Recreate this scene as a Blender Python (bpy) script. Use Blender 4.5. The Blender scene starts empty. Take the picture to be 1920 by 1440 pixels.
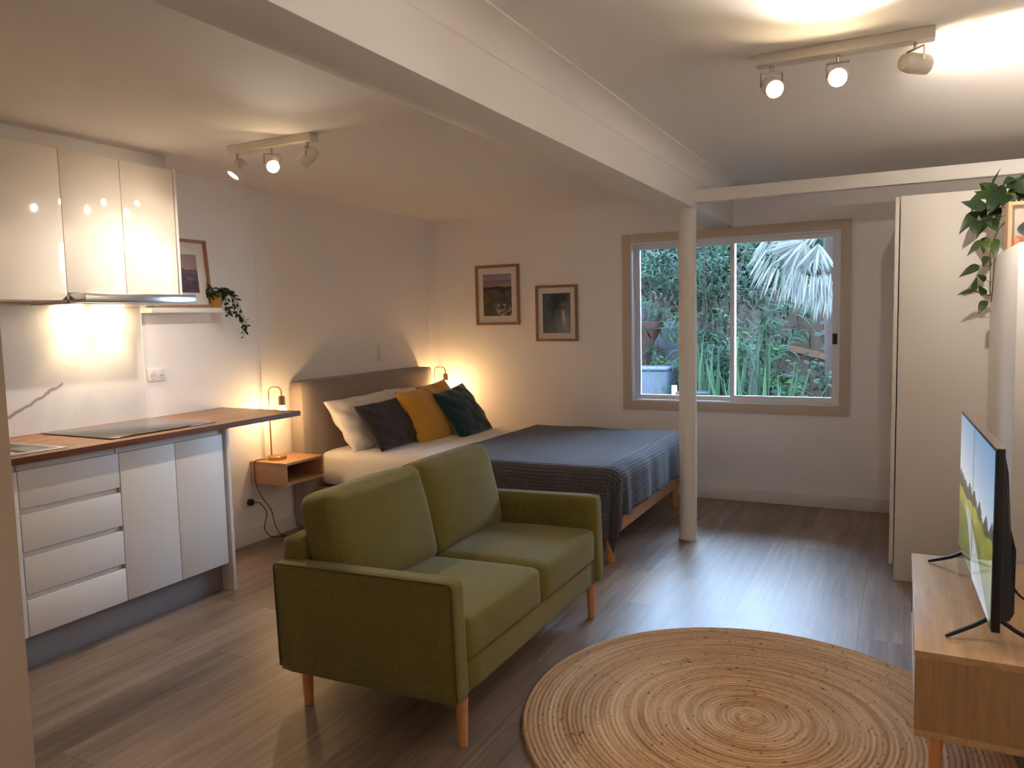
import bpy, bmesh, math, random
from mathutils import Vector, Matrix, noise
from math import sin, cos, pi, radians, sqrt, hypot, floor
random.seed(7)
SC = bpy.context.scene
COL = SC.collection
WL = {}                                     # world location of every built object's origin

# ------------------------------------------------------------------ materials
def lin(c):
    return tuple((v/255/12.92 if v/255 <= .04045 else ((v/255+.055)/1.055)**2.4) for v in c)
class N:
    """small wrapper round a material's node tree"""
    def __init__(s, name):
        s.m = bpy.data.materials.new(name); s.m.use_nodes = True
        s.t = s.m.node_tree; s.b = s.t.nodes['Principled BSDF']; s.out = s.t.nodes['Material Output']
    def n(s, typ, **kw):
        nd = s.t.nodes.new(typ)
        for k, v in kw.items(): setattr(nd, k, v)
        return nd
    def l(s, a, b): s.t.links.new(a, b)
    def set(s, sock, v):
        if hasattr(v, 'is_output'): s.l(v, sock)
        else: sock.default_value = v
    def math(s, op, a, b=0.0):
        nd = s.n('ShaderNodeMath', operation=op); s.set(nd.inputs[0], a); s.set(nd.inputs[1], b); return nd.outputs[0]
    def mix(s, f, a, b, mode='MIX'):
        nd = s.n('ShaderNodeMix', data_type='RGBA', blend_type=mode)
        s.set(nd.inputs['Factor'], f)
        s.set(nd.inputs['A'], a if hasattr(a, 'is_output') else (*a, 1)); s.set(nd.inputs['B'], b if hasattr(b, 'is_output') else (*b, 1))
        return nd.outputs['Result']
    def ramp(s, f, stops, interp='LINEAR'):
        nd = s.n('ShaderNodeValToRGB'); cr = nd.color_ramp; cr.interpolation = interp
        while len(cr.elements) < len(stops): cr.elements.new(.5)
        for e, (p, c) in zip(cr.elements, stops): e.position = p; e.color = (*c, 1)
        s.l(f, nd.inputs[0]); return nd.outputs['Color']
    def coord(s, kind='Object', scale=(1, 1, 1), rot=(0, 0, 0)):
        tc = s.n('ShaderNodeTexCoord'); mp = s.n('ShaderNodeMapping')
        mp.inputs['Scale'].default_value = scale; mp.inputs['Rotation'].default_value = rot
        s.l(tc.outputs[kind], mp.inputs['Vector']); return mp.outputs['Vector']
    def noise(s, vec, scale=5, detail=3, rough=.5, dist=0):
        nd = s.n('ShaderNodeTexNoise'); nd.inputs['Scale'].default_value = scale; nd.inputs['Detail'].default_value = detail
        nd.inputs['Roughness'].default_value = rough; nd.inputs['Distortion'].default_value = dist
        s.l(vec, nd.inputs['Vector']); return nd.outputs['Fac']
    def bump(s, h, strength=.3, dist=.01):
        nd = s.n('ShaderNodeBump'); nd.inputs['Strength'].default_value = strength; nd.inputs['Distance'].default_value = dist
        s.l(h, nd.inputs['Height']); s.l(nd.outputs['Normal'], s.b.inputs['Normal'])
    def base(s, c):
        s.set(s.b.inputs['Base Color'], c if hasattr(c, 'is_output') else (*c, 1))
    def p(s, rough=.5, metal=0, spec=.5, sheen=0, coat=0, trans=0):
        i = s.b.inputs
        i['Roughness'].default_value = rough; i['Metallic'].default_value = metal; i['Specular IOR Level'].default_value = spec
        i['Sheen Weight'].default_value = sheen; i['Coat Weight'].default_value = coat; i['Coat Roughness'].default_value = .03
        return s

def plain(name, rgb, rough=.5, metal=0, var=.06, scale=8, spec=.5, coat=0, bump=0, sheen=0):
    a = N(name); c = lin(rgb); a.p(rough, metal, spec, sheen, coat)
    v = a.coord(); f = a.noise(v, scale, 4)
    a.base(a.mix(f, tuple(x*(1-var) for x in c), tuple(min(1, x*(1+var)) for x in c)))
    if bump: a.bump(a.noise(v, 180, 3), bump, .002)
    return a.m

def fabric(name, rgb, var=.18, rough=.9, weave=900, sheen=.15, bump=.25):
    a = N(name); c = lin(rgb); a.p(rough, 0, .2, sheen)
    v = a.coord(); big = a.noise(v, 6, 3); fx = a.noise(a.coord(scale=(1, .15, 1)), weave*.45, 2); fy = a.noise(a.coord(scale=(.15, 1, .15)), weave*.45, 2)
    w = a.math('MULTIPLY', a.math('ADD', fx, fy), .5)
    f = a.math('ADD', a.math('MULTIPLY', w, .75), a.math('MULTIPLY', big, .25))
    a.base(a.ramp(f, [(.3, tuple(x*(1-var*1.6) for x in c)), (.5, c), (.7, tuple(min(1, x*(1+var*1.6)) for x in c))]))
    a.bump(w, bump, .002); return a.m

def wood(name, dark, light, axis='y', rough=.45, scale=1.0, coat=0):
    a = N(name); a.p(rough, 0, .4, 0, coat)
    st = {'x': (1.2, 22, 22), 'y': (22, 1.2, 22), 'z': (22, 22, 1.2)}[axis]
    v = a.coord(scale=tuple(s*scale for s in st)); g = a.noise(v, 1.6, 6, .62, .6)
    g2 = a.noise(a.coord(scale=tuple(s*scale*4 for s in st)), 2.5, 4, .6)
    f = a.math('ADD', a.math('MULTIPLY', g, .7), a.math('MULTIPLY', g2, .3))
    a.base(a.ramp(f, [(.3, lin(dark)), (.7, lin(light))])); a.bump(g2, .08, .002); return a.m

def emit(name, rgb, strength):
    a = N(name); a.base(lin(rgb)); a.b.inputs['Emission Color'].default_value = (*rgb_f(rgb), 1); a.b.inputs['Emission Strength'].default_value = strength
    a.p(.3); return a.m
def rgb_f(c): return lin(c)

def vcol(name, rough=.6, coat=0, emission=0):
    a = N(name); nd = a.n('ShaderNodeVertexColor', layer_name='Col'); a.p(rough, 0, .4, 0, coat)
    a.base(nd.outputs['Color'])
    if emission:
        a.l(nd.outputs['Color'], a.b.inputs['Emission Color']); a.b.inputs['Emission Strength'].default_value = emission
    return a.m

def m_floor():
    a = N('oak_vinyl_planks'); a.p(.38, 0, .45)
    v = a.coord(rot=(0, 0, radians(90)))
    br = a.n('ShaderNodeTexBrick'); a.l(v, br.inputs['Vector'])
    br.inputs['Scale'].default_value = 1; br.inputs['Brick Width'].default_value = 1.25; br.inputs['Row Height'].default_value = .178
    br.inputs['Mortar Size'].default_value = .0012; br.inputs['Mortar Smooth'].default_value = .3; br.inputs['Bias'].default_value = 0; br.offset = .37
    br.inputs['Color1'].default_value = (0, 0, 0, 1); br.inputs['Color2'].default_value = (1, 1, 1, 1); br.inputs['Mortar'].default_value = (.4, .4, .4, 1)
    shift = a.n('ShaderNodeVectorMath', operation='MULTIPLY_ADD'); a.l(br.outputs['Color'], shift.inputs[0]); shift.inputs[1].default_value = (7, 5, 3)
    tc = a.n('ShaderNodeTexCoord'); a.l(tc.outputs['Object'], shift.inputs[2])
    mp = a.n('ShaderNodeMapping'); a.l(shift.outputs[0], mp.inputs['Vector']); mp.inputs['Scale'].default_value = (13, .8, 1)
    g = a.noise(mp.outputs['Vector'], 1.5, 6, .62, .8)
    mp2 = a.n('ShaderNodeMapping'); a.l(shift.outputs[0], mp2.inputs['Vector']); mp2.inputs['Scale'].default_value = (60, 2.5, 1)
    g2 = a.noise(mp2.outputs['Vector'], 1.5, 4, .6)
    f = a.math('ADD', a.math('MULTIPLY', g, .62), a.math('ADD', a.math('MULTIPLY', g2, .2), a.math('MULTIPLY', br.outputs['Color'], .16)))
    c = a.ramp(f, [(.28, lin((92, 74, 63))), (.5, lin((136, 115, 99))), (.72, lin((168, 148, 131)))])
    a.base(a.mix(br.outputs['Fac'], c, lin((84, 68, 58)))); a.bump(g2, .06, .002)
    rr = a.n('ShaderNodeMapRange'); a.l(g, rr.inputs[0]); rr.inputs[3].default_value = .3; rr.inputs[4].default_value = .46; a.l(rr.outputs[0], a.b.inputs['Roughness'])
    return a.m

def m_waffle(name, rgb, period=.02, rough=.95):
    a = N(name); c = lin(rgb); a.p(rough, 0, .15, .2)
    uv = a.n('ShaderNodeTexCoord').outputs['UV']; sx = a.n('ShaderNodeSeparateXYZ'); a.l(uv, sx.inputs[0])
    k = 2*pi/period
    s1 = a.math('SINE', a.math('MULTIPLY', sx.outputs[0], k)); s2 = a.math('SINE', a.math('MULTIPLY', sx.outputs[1], k))
    h = a.math('MAXIMUM', s1, s2)
    hm = a.n('ShaderNodeMapRange'); a.l(h, hm.inputs[0]); hm.inputs[1].default_value = -.7; hm.inputs[2].default_value = 1
    n_ = a.noise(uv, 5, 3)
    col = a.mix(hm.outputs[0], tuple(x*.5 for x in c), tuple(x*1.15 for x in c))
    a.base(a.mix(n_, col, tuple(x*.85 for x in c))); a.bump(hm.outputs[0], .8, .006); return a.m

def m_rug():
    a = N('braided_jute'); a.p(.95, 0, .1, .1)
    tc = a.n('ShaderNodeTexCoord'); sx = a.n('ShaderNodeSeparateXYZ'); a.l(tc.outputs['Object'], sx.inputs[0])
    r = a.math('SQRT', a.math('ADD', a.math('MULTIPLY', sx.outputs[0], sx.outputs[0]), a.math('MULTIPLY', sx.outputs[1], sx.outputs[1])))
    inv = a.math('DIVIDE', 1.0, a.math('ADD', r, .02))
    cs = a.math('MULTIPLY', sx.outputs[0], inv); sn = a.math('MULTIPLY', sx.outputs[1], inv)
    def vec(x, y, z):
        cb = a.n('ShaderNodeCombineXYZ')
        for q, w_ in zip(cb.inputs, (x, y, z)): a.set(q, w_)
        return cb.outputs[0]
    ring = a.noise(vec(a.math('MULTIPLY', r, 46), a.math('MULTIPLY', cs, .8), a.math('MULTIPLY', sn, .8)), 1.0, 2, .55)
    speck = a.noise(vec(a.math('MULTIPLY', sx.outputs[0], 42), a.math('MULTIPLY', sx.outputs[1], 42), a.math('MULTIPLY', r, 90)), 1.0, 2, .5)
    fib = a.noise(vec(a.math('MULTIPLY', sx.outputs[0], 130), a.math('MULTIPLY', sx.outputs[1], 130), a.math('MULTIPLY', r, 160)), 1.0, 3, .6)
    c = a.ramp(ring, [(.3, lin((170, 128, 88))), (.5, lin((206, 166, 122))), (.7, lin((226, 192, 150)))])
    c = a.mix(a.math('MULTIPLY', fib, .5), c, lin((150, 108, 66)), 'MIX')
    sp = a.n('ShaderNodeMapRange'); a.l(speck, sp.inputs[0]); sp.inputs[1].default_value = .64; sp.inputs[2].default_value = .7
    a.base(a.mix(a.math('MULTIPLY', sp.outputs[0], .75), c, lin((84, 52, 32)))); a.bump(fib, .5, .004); return a.m

def m_marble():
    a = N('white_marble_panel'); a.p(.16, 0, .5)
    v = a.coord(); n_ = a.noise(v, 2.2, 5, .55, .4)
    c = a.ramp(n_, [(.3, lin((206, 200, 196))), (.6, lin((226, 222, 218)))])
    sx = a.n('ShaderNodeSeparateXYZ'); a.l(v, sx.inputs[0])
    # a broad grey vein rising along the panel, broken by noise
    n2 = a.noise(v, 7, 4)
    line = a.math('SUBTRACT', sx.outputs[2], a.math('MULTIPLY', sx.outputs[1], .47))
    band = a.n('ShaderNodeMapRange'); a.l(a.math('ABSOLUTE', a.math('SUBTRACT', a.math('SUBTRACT', line, .083), a.math('MULTIPLY', a.math('SUBTRACT', n2, .5), .11))), band.inputs[0])
    band.inputs[1].default_value = .014; band.inputs[2].default_value = .004
    cut = a.n('ShaderNodeMapRange'); a.l(sx.outputs[1], cut.inputs[0]); cut.inputs[1].default_value = .304; cut.inputs[2].default_value = .301
    cut2 = a.n('ShaderNodeMapRange'); a.l(sx.outputs[1], cut2.inputs[0]); cut2.inputs[1].default_value = .304; cut2.inputs[2].default_value = .296
    a.base(a.mix(a.math('MULTIPLY', a.math('MULTIPLY', band.outputs[0], cut2.outputs[0]), .75), c, lin((120, 108, 104)))); return a.m

def m_glass():
    a = N('clear_window_glass'); tr = a.n('ShaderNodeBsdfTransparent'); gl = a.n('ShaderNodeBsdfGlossy'); gl.inputs['Roughness'].default_value = .01
    fr = a.n('ShaderNodeFresnel'); fr.inputs[0].default_value = 1.45; mx = a.n('ShaderNodeMixShader')
    a.l(a.math('MULTIPLY', fr.outputs[0], 1.2), mx.inputs[0]); a.l(tr.outputs[0], mx.inputs[1]); a.l(gl.outputs[0], mx.inputs[2]); a.l(mx.outputs[0], a.out.inputs[0]); return a.m

def m_leaf(name, c1, c2, rough=.45, spec=.3):
    a = N(name); a.p(rough, 0, spec)
    nd = a.n('ShaderNodeVertexColor', layer_name='Col'); f = nd.outputs['Color']
    a.base(a.mix(f, lin(c1), lin(c2))); a.b.inputs['Subsurface Weight'].default_value = 0
    return a.m

M = {}
M['wall'] = plain('painted_wall', (238, 235, 234), .75, var=.015, scale=3)
M['ceil'] = plain('painted_ceiling', (237, 234, 231), .85, var=.012, scale=2, spec=.2)
M['trimw'] = plain('white_gloss_trim', (226, 222, 216), .4, var=.01)
M['floor'] = m_floor()
M['taupe'] = plain('taupe_casing_paint', (200, 184, 167), .5, var=.02)
M['alu'] = plain('white_window_aluminium', (228, 230, 232), .35, var=.01)
M['glass'] = m_glass()
M['black'] = plain('black_plastic', (16, 16, 17), .4, var=.05)
M['gloss'] = plain('white_gloss_door', (224, 214, 202), .06, var=.004, spec=.6, coat=.6)
M['satin'] = plain('white_satin_front', (222, 216, 210), .46, var=.006)
M['carc'] = plain('white_carcass', (214, 208, 202), .5, var=.01)
M['kick'] = plain('grey_brushed_kick', (150, 148, 150), .3, metal=.35, var=.03)
M['bench'] = wood('acacia_worktop', (92, 54, 28), (176, 122, 72), 'y', .32, .7)
M['bedge'] = wood('dark_worktop_edge', (70, 38, 22), (116, 70, 42), 'y', .4)
M['marble'] = m_marble()
M['steel'] = plain('brushed_steel', (196, 194, 190), .22, metal=1, var=.03)
M['cook'] = plain('black_ceramic_glass', (14, 14, 15), .07, var=.02, spec=.6)
M['oak'] = wood('light_oak', (168, 122, 84), (206, 162, 122), 'x', .45)
M['oaky'] = wood('light_oak_long', (166, 128, 86), (208, 172, 126), 'y', .45, .8)
M['oakz'] = wood('light_oak_upright', (148, 110, 72), (184, 146, 104), 'z', .45, .8)
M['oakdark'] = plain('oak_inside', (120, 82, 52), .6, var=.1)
M['beech'] = wood('beech_leg', (186, 126, 76), (214, 156, 102), 'z', .4)
M['frame'] = wood('frame_oak', (136, 92, 62), (172, 126, 90), 'z', .5)
M['mat'] = plain('picture_mount_card', (218, 212, 208), .8, var=.01)
M['olive'] = fabric('olive_green_weave', (112, 103, 51), .14, .92)
M['seam'] = fabric('olive_seam', (84, 74, 36), .1, .95)
M['grey'] = fabric('grey_marle_weave', (150, 138, 132), .1, .95)
M['white'] = fabric('white_cotton', (232, 226, 222), .03, .9, sheen=.1, bump=.12)
M['charc'] = m_waffle('charcoal_waffle_throw', (82, 79, 84))
M['charp'] = m_waffle('charcoal_cushion_knit', (62, 52, 54), .012)
M['must'] = fabric('mustard_velvet', (206, 150, 52), .07, .75, sheen=.45, bump=.08)
M['teal'] = fabric('deep_teal_velvet', (14, 52, 62), .08, .7, sheen=.45, bump=.08)
M['brass'] = plain('brushed_brass', (196, 158, 92), .28, metal=1, var=.05)
M['brassd'] = plain('aged_brass_socket', (176, 142, 104), .45, metal=1, var=.05)
M['bulb'] = emit('glowing_bulb', (255, 206, 140), 42)
M['lens'] = emit('lit_spot_lens', (255, 226, 180), 60)
M['rug'] = m_rug()
M['whitem'] = plain('white_painted_metal', (222, 214, 200), .35, var=.02)
M['chrome'] = plain('satin_chrome', (190, 180, 168), .25, metal=1)
M['yellowpot'] = plain('mustard_glazed_pot', (186, 134, 42), .4, var=.12)
M['soil'] = plain('dark_soil', (40, 30, 24), .95, var=.3)
M['art'] = vcol('printed_art', .35, .25)
M['artg'] = vcol('glazed_print', .25, 1)
M['screen'] = vcol('tv_screen', .12, .3, .30)
M['pothos'] = m_leaf('pothos_leaf', (24, 42, 22), (84, 110, 40), .38)
M['hoya'] = m_leaf('small_trailing_leaf', (18, 36, 22), (52, 74, 36), .4)
M['stem'] = plain('brown_green_stem', (74, 66, 40), .6, var=.2)
M['plantpot'] = plain('white_ceramic_pot', (214, 208, 200), .35)
M['pinebox'] = wood('pale_box_frame_wood', (176, 138, 104), (206, 170, 134), 'z', .5)

# ------------------------------------------------------------------ object helpers
def tag(o, label=None, cat=None, group=None, kind=None):
    if label: o['label'] = label
    if cat: o['category'] = cat
    if group: o['group'] = group
    if kind: o['kind'] = kind
    return o
def thing(name, loc, label, cat, group=None):
    o = bpy.data.objects.new(name, None); COL.objects.link(o); o.location = loc; o.empty_display_size = .05
    WL[o] = Vector(loc); return tag(o, label, cat, group)
class B:
    """collects shapes in world coordinates; obj() links them as one mesh object"""
    def __init__(s): s.bm = bmesh.new(); s.uv = s.bm.loops.layers.uv.new('UVMap')
    def box(s, x0, x1, y0, y1, z0, z1, bev=0, seg=2):
        r = bmesh.ops.create_cube(s.bm, size=1, matrix=Matrix.Translation(((x0+x1)/2, (y0+y1)/2, (z0+z1)/2)) @ Matrix.Diagonal((x1-x0, y1-y0, z1-z0, 1)))
        if bev:
            es = {e for v in r['verts'] for e in v.link_edges}
            bmesh.ops.bevel(s.bm, geom=list(es), offset=bev, segments=seg, profile=.5, affect='EDGES')
        return s
    def tube(s, pts, r, n=10, cap=True, taper=None):
        pts = [Vector(p) for p in pts]; rings = []; up = None
        for i, p in enumerate(pts):
            d = (pts[min(i+1, len(pts)-1)]-pts[max(i-1, 0)]).normalized()
            if up is None: up = d.orthogonal().normalized()
            up = (up-d*up.dot(d)); up = up.normalized() if up.length > 1e-6 else d.orthogonal().normalized()
            sd = d.cross(up); rr = r if taper is None else r+(taper-r)*i/(len(pts)-1)
            rings.append([s.bm.verts.new(p+(up*cos(2*pi*k/n)+sd*sin(2*pi*k/n))*rr) for k in range(n)])
        for a, b in zip(rings, rings[1:]):
            for k in range(n): s.bm.faces.new((a[k], a[(k+1) % n], b[(k+1) % n], b[k]))
        if cap: s.bm.faces.new(rings[0][::-1]); s.bm.faces.new(rings[-1])
        return s
    def lathe(s, prof, c, n=32, mat=None):
        mat = mat or Matrix.Identity(4); c = Vector(c); rings = []
        for r, z in prof:
            rings.append([s.bm.verts.new(c+(mat @ Vector((max(r, 1e-4)*cos(2*pi*k/n), max(r, 1e-4)*sin(2*pi*k/n), z)))) for k in range(n)])
        for a, b in zip(rings, rings[1:]):
            for k in range(n): s.bm.faces.new((a[k], a[(k+1) % n], b[(k+1) % n], b[k]))
        s.bm.faces.new(rings[0][::-1]); s.bm.faces.new(rings[-1]); return s
    def prism(s, poly, d):
        """poly: list of 3-D points (planar), extruded by vector d"""
        a = [s.bm.verts.new(p) for p in poly]; b = [s.bm.verts.new(Vector(p)+Vector(d)) for p in poly]; n = len(poly)
        s.bm.faces.new(a[::-1]); s.bm.faces.new(b)
        for i in range(n): s.bm.faces.new((a[i], a[(i+1) % n], b[(i+1) % n], b[i]))
        return s
    def grid(s, fn, nu, nv, uvfn=None, wrap=False):
        vs = [[s.bm.verts.new(fn(i/nu, j/nv)) for j in range(nv+1)] for i in range(nu+1)]
        for i in range(nu):
            for j in range(nv):
                f = s.bm.faces.new((vs[i][j], vs[i+1][j], vs[i+1][j+1], vs[i][j+1]))
                if uvfn:
                    for lp, (a, b) in zip(f.loops, ((i, j), (i+1, j), (i+1, j+1), (i, j+1))): lp[s.uv].uv = uvfn(a/nu, b/nv)
        return s
    def soft(s, mat, sx, sy, sz, r, bulge=(0, 0, 0), n=10, seed=0, wr=0):
        """a rounded, slightly inflated cushion block, centred, transformed by mat"""
        t = bmesh.new(); bmesh.ops.create_cube(t, size=2); bmesh.ops.subdivide_edges(t, edges=t.edges[:], cuts=n, use_grid_fill=True)
        h = Vector((sx/2, sy/2, sz/2))
        for v in t.verts:
            u = v.co.copy(); q = Vector([math.copysign(abs(u[i])**.8, u[i])*h[i] for i in range(3)])
            inn = Vector([max(-h[i]+r, min(h[i]-r, q[i])) for i in range(3)]); d = q-inn
            if d.length > 1e-7: q = inn+d.normalized()*r
            e = [1-u[i]*u[i] for i in range(3)]
            for i in range(3):
                j, k = (i+1) % 3, (i+2) % 3
                q[i] += u[i]*bulge[i]*e[j]*e[k]
            if wr: q += Vector((noise.noise(q*9+Vector((seed, 0, 0))), noise.noise(q*9+Vector((0, seed, 5))), noise.noise(q*9+Vector((3, 0, seed)))))*wr
            v.co = mat @ q
        me = bpy.data.meshes.new('t'); t.to_mesh(me); t.free(); s.bm.from_mesh(me); bpy.data.meshes.remove(me); return s
    def obj(s, name, mat, parent=None, smooth=False, label=None, auto=None, weld=False):
        bm = s.bm
        if weld: bmesh.ops.remove_doubles(bm, verts=bm.verts[:], dist=1e-5)
        bmesh.ops.recalc_face_normals(bm, faces=bm.faces[:])
        if parent: org = WL[parent]
        else:
            xs = [v.co for v in bm.verts]; lo = [min(v[i] for v in xs) for i in range(3)]; hi = [max(v[i] for v in xs) for i in range(3)]
            org = Vector(((lo[0]+hi[0])/2, (lo[1]+hi[1])/2, lo[2]))
        bm.transform(Matrix.Translation(-org))
        me = bpy.data.meshes.new(name); bm.to_mesh(me); bm.free(); me.materials.append(mat)
        o = bpy.data.objects.new(name, me); COL.objects.link(o); WL[o] = Vector(org)
        if parent: o.parent = parent
        else: o.location = org
        if smooth:
            for p in me.polygons: p.use_smooth = True
            if smooth != 'all': me.set_sharp_from_angle(angle=radians(smooth if smooth is not True else 40))
        if label: o['label'] = label
        return o
def box(name, mat, x0, x1, y0, y1, z0, z1, parent=None, bev=0, label=None):
    return B().box(x0, x1, y0, y1, z0, z1, bev).obj(name, mat, parent, smooth=40 if bev else False, label=label)
def struct(o): o['kind'] = 'structure'; return o
def copy_tree(o, parent=None):
    c = o.copy(); COL.objects.link(c)
    if parent: c.parent = parent
    for ch in list(o.children): copy_tree(ch, c)
    return c
def painted(name, mat, fn, corner, du, dv, nu, nv, parent, thick=.001):
    """a flat printed sheet: colours per vertex from fn(u, v), v = 0 at the bottom"""
    b = B(); c = Vector(corner); du = Vector(du); dv = Vector(dv)
    b.grid(lambda u, v: c+du*u+dv*v, nu, nv)
    o = b.obj(name, mat, parent)
    me = o.data; at = me.color_attributes.new('Col', 'FLOAT_COLOR', 'POINT')
    for i in range(nu+1):
        for j in range(nv+1):
            at.data[i*(nv+1)+j].color = (*lin(fn(i/nu, j/nv)), 1)
    return o
def mixc(a, b, t): t = max(0, min(1, t)); return tuple(x+(y-x)*t for x, y in zip(a, b))
def fbm(x, y, s=0): return noise.fractal(Vector((x, y, s)), 1.0, 2.0, 5)

# ------------------------------------------------------------------ room shell
YB, ZC, XR, YF = 5.81, 2.275, 4.62, -1.3
WX0, WX1, WZ0, WZ1 = 1.798, 3.312, .733, 1.963           # window opening
struct(box('floor', M['floor'], -.12, XR+.12, YF-.12, YB+.12, -.1, 0))
struct(box('ceiling', M['ceil'], -.12, XR+.12, YF-.12, YB+.12, ZC, ZC+.12))
wl = struct(box('wall_left', M['wall'], -.12, 0, YF-.12, YB+.12, 0, ZC))
box('joint_strip', M['wall'], 0, .0025, 3.669, 3.679, .1, ZC, wl)
box('joint_strip', M['wall'], 0, .0025, 5.657, 5.667, .1, ZC, wl)
b = B().box(0, WX0, YB, YB+.12, 0, ZC).box(WX1, XR, YB, YB+.12, 0, ZC).box(WX0, WX1, YB, YB+.12, 0, WZ0).box(WX0, WX1, YB, YB+.12, WZ1, ZC)
struct(b.obj('wall_back', M['wall']))
struct(box('wall_right', M['wall'], XR, XR+.12, YF-.12, YB+.12, 0, ZC))
struct(box('wall_front', M['wall'], 0, XR, YF-.12, YF, 0, ZC))
struct(box('wall_nib', plain('dimmed_nib_wall', (196, 178, 156), .7, var=.02), 0, 1.392, 1.06, 1.3, 0, ZC))  # wall colour darkened to stand in for the weaker light here
struct(box('wall_partition', M['wall'], 4.076, XR, 3.36, 4.35, 0, 1.637, bev=.004))
struct(box('baseboard_left', M['trimw'], 0, .014, 2.852, YB, 0, .092, bev=.003))
struct(box('baseboard_back', M['trimw'], .014, 3.70, YB-.014, YB, 0, .092, bev=.003))
struct(box('beam', M['ceil'], 2.385, 2.58, YF, YB, 2.036, ZC, bev=.002))
struct(box('beam_cross', M['ceil'], 2.58, XR, 4.66, 4.72, 2.07, 2.143, bev=.002))
# coved cornice where the beam meets the right-hand ceiling
cv = [(2.58, 2.195)]
for k in range(9):
    t = k/8*pi/2; cv.append((2.584+.082*(1-cos(t)), 2.195+.004+.07*sin(t)))
cv += [(2.672, 2.269), (2.672, ZC), (2.58, ZC)]
struct(B().prism([(x, YF, z) for x, z in cv], (0, 4.66-YF+1.09, 0)).obj('trim_1', M['ceil'], smooth=30))
pb = B(); pb.lathe([(.056, 0), (.056, .01), (.0535, .012), (.0535, 2.036)], (2.527, 4.685, 0), 40)
struct(pb.obj('post', M['trimw'], smooth=40))

# ------------------------------------------------------------------ window
win = struct(thing('window_1', (2.555, YB, WZ0), 'wide white sliding window with taupe casing looking onto the garden', 'window'))
b = B()
for (x0, x1, z0, z1) in ((WX0-.068, WX0, WZ0-.068, WZ1+.068), (WX1, WX1+.068, WZ0-.068, WZ1+.068), (WX0, WX1, WZ1, WZ1+.068), (WX0, WX1, WZ0-.068, WZ0)):
    b.box(x0, x1, YB-.016, YB, z0, z1, .002)
b.obj('casing', M['taupe'], win, smooth=40)
b = B(); t = .012                                         # white reveal lining
for (x0, x1, z0, z1) in ((WX0, WX0+t, WZ0, WZ1), (WX1-t, WX1, WZ0, WZ1), (WX0+t, WX1-t, WZ1-t, WZ1), (WX0+t, WX1-t, WZ0, WZ0+t)):
    b.box(x0, x1, YB-.01, YB+.12, z0, z1)
b.obj('reveal', M['alu'], win)
def sash(name, x0, x1, y0, y1, l, r, bt, tp):
    b = B()
    b.box(x0, x0+l, y0, y1, WZ0+t, WZ1-t).box(x1-r, x1, y0, y1, WZ0+t, WZ1-t)
    b.box(x0+l, x1-r, y0, y1, WZ0+t, WZ0+t+bt).box(x0+l, x1-r, y0, y1, WZ1-t-tp, WZ1-t)
    f = b.obj(name, M['alu'], win)
    box('pane', M['glass'], x0+l, x1-r, (y0+y1)/2-.002, (y0+y1)/2+.002, WZ0+t+bt, WZ1-t-tp, f)
    return f
sash('fixed_sash', WX0+t, 2.585, YB+.075, YB+.105, .036, .026, .03, .036)
s2 = sash('sliding_sash', 2.552, WX1-t, YB+.04, YB+.07, .03, .042, .042, .034)
lk = B().box(3.262, 3.292, YB+.022, YB+.04, 1.17, 1.245, .006).obj('latch', M['black'], s2, smooth=40)
ck = B().box(3.270, 3.284, YB+.012, YB+.022, 1.19, 1.225, .003).obj('latch_button', M['black'], win, smooth=40)

# ------------------------------------------------------------------ kitchen
def front(name, x, y0, y1, z0, z1, m, parent, bev=.0025):
    return box(name, m, x-.018, x, y0+.0015, y1-.0015, z0, z1, parent, bev)
# sink base cabinet (mostly behind the near wall end)
c = thing('base_cabinet', (.28, 1.54, 0), 'white base cabinet below the sink, beside the near wall end', 'kitchen cabinet', 'base cabinets under the worktop')
box('carcass', M['carc'], .004, .555, 1.302, 1.775, .155, .872, c)
front('door', .575, 1.304, 1.74, .157, .838, M['satin'], c); box('filler', M['satin'], .557, .575, 1.742, 1.775, .157, .838, c, .002)
c = thing('drawer_cabinet', (.28, 2.0, 0), 'white base cabinet with four handleless drawers', 'kitchen cabinet', 'base cabinets under the worktop')
box('carcass', M['carc'], .004, .545, 1.777, 2.22, .155, .872, c)
for z0, z1 in ((.683, .838), (.507, .659), (.331, .483), (.157, .3075)):
    b = B().box(.557, .575, 1.779, 2.2195, z0, z1, .0025); d = b.obj('drawer', M['satin'], c, smooth=40)
    box('finger_rail', M['carc'], .546, .5565, 1.785, 2.214, z1-.012, z1+.022, d)
c = thing('base_cabinet', (.28, 2.53, 0), 'white base cabinet with two plain doors and an end panel, nearest the bed', 'kitchen cabinet', 'base cabinets under the worktop')
box('carcass', M['carc'], .004, .555, 2.222, 2.828, .155, .872, c)
front('door', .575, 2.222, 2.519, .157, .838, M['satin'], c); front('door', .575, 2.519, 2.811, .157, .838, M['satin'], c)
box('end_panel', M['satin'], .004, .581, 2.83, 2.85, 0, .872, c, .002)
kb = box('kickboard', M['kick'], .49, .50, 1.302, 2.829, 0, .153); tag(kb, 'recessed grey kickboard strip along the floor under the base cabinets', 'kickboard')
wt = thing('worktop', (.3, 2.3, .874), 'long dark-edged timber worktop cantilevered past the end panel', 'worktop')
b = B()                                                    # board with a cut-out for the sink
b.box(.0, .625, 1.985, 3.336, .874, .8995).box(.545, .625, 1.303, 1.985, .874, .8995).box(0, .1, 1.303, 1.985, .874, .8995).box(.1, .545, 1.303, 1.36, .874, .8995)
b.obj('board', M['bench'], wt)
box('front_edge', M['bedge'], .625, .628, 1.303, 3.337, .873, .900, wt); box('end_edge', M['bedge'], 0, .625, 3.336, 3.339, .873, .900, wt)
sk = thing('sink', (.32, 1.67, .9), 'stainless steel inset sink in the timber worktop', 'sink')
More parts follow.
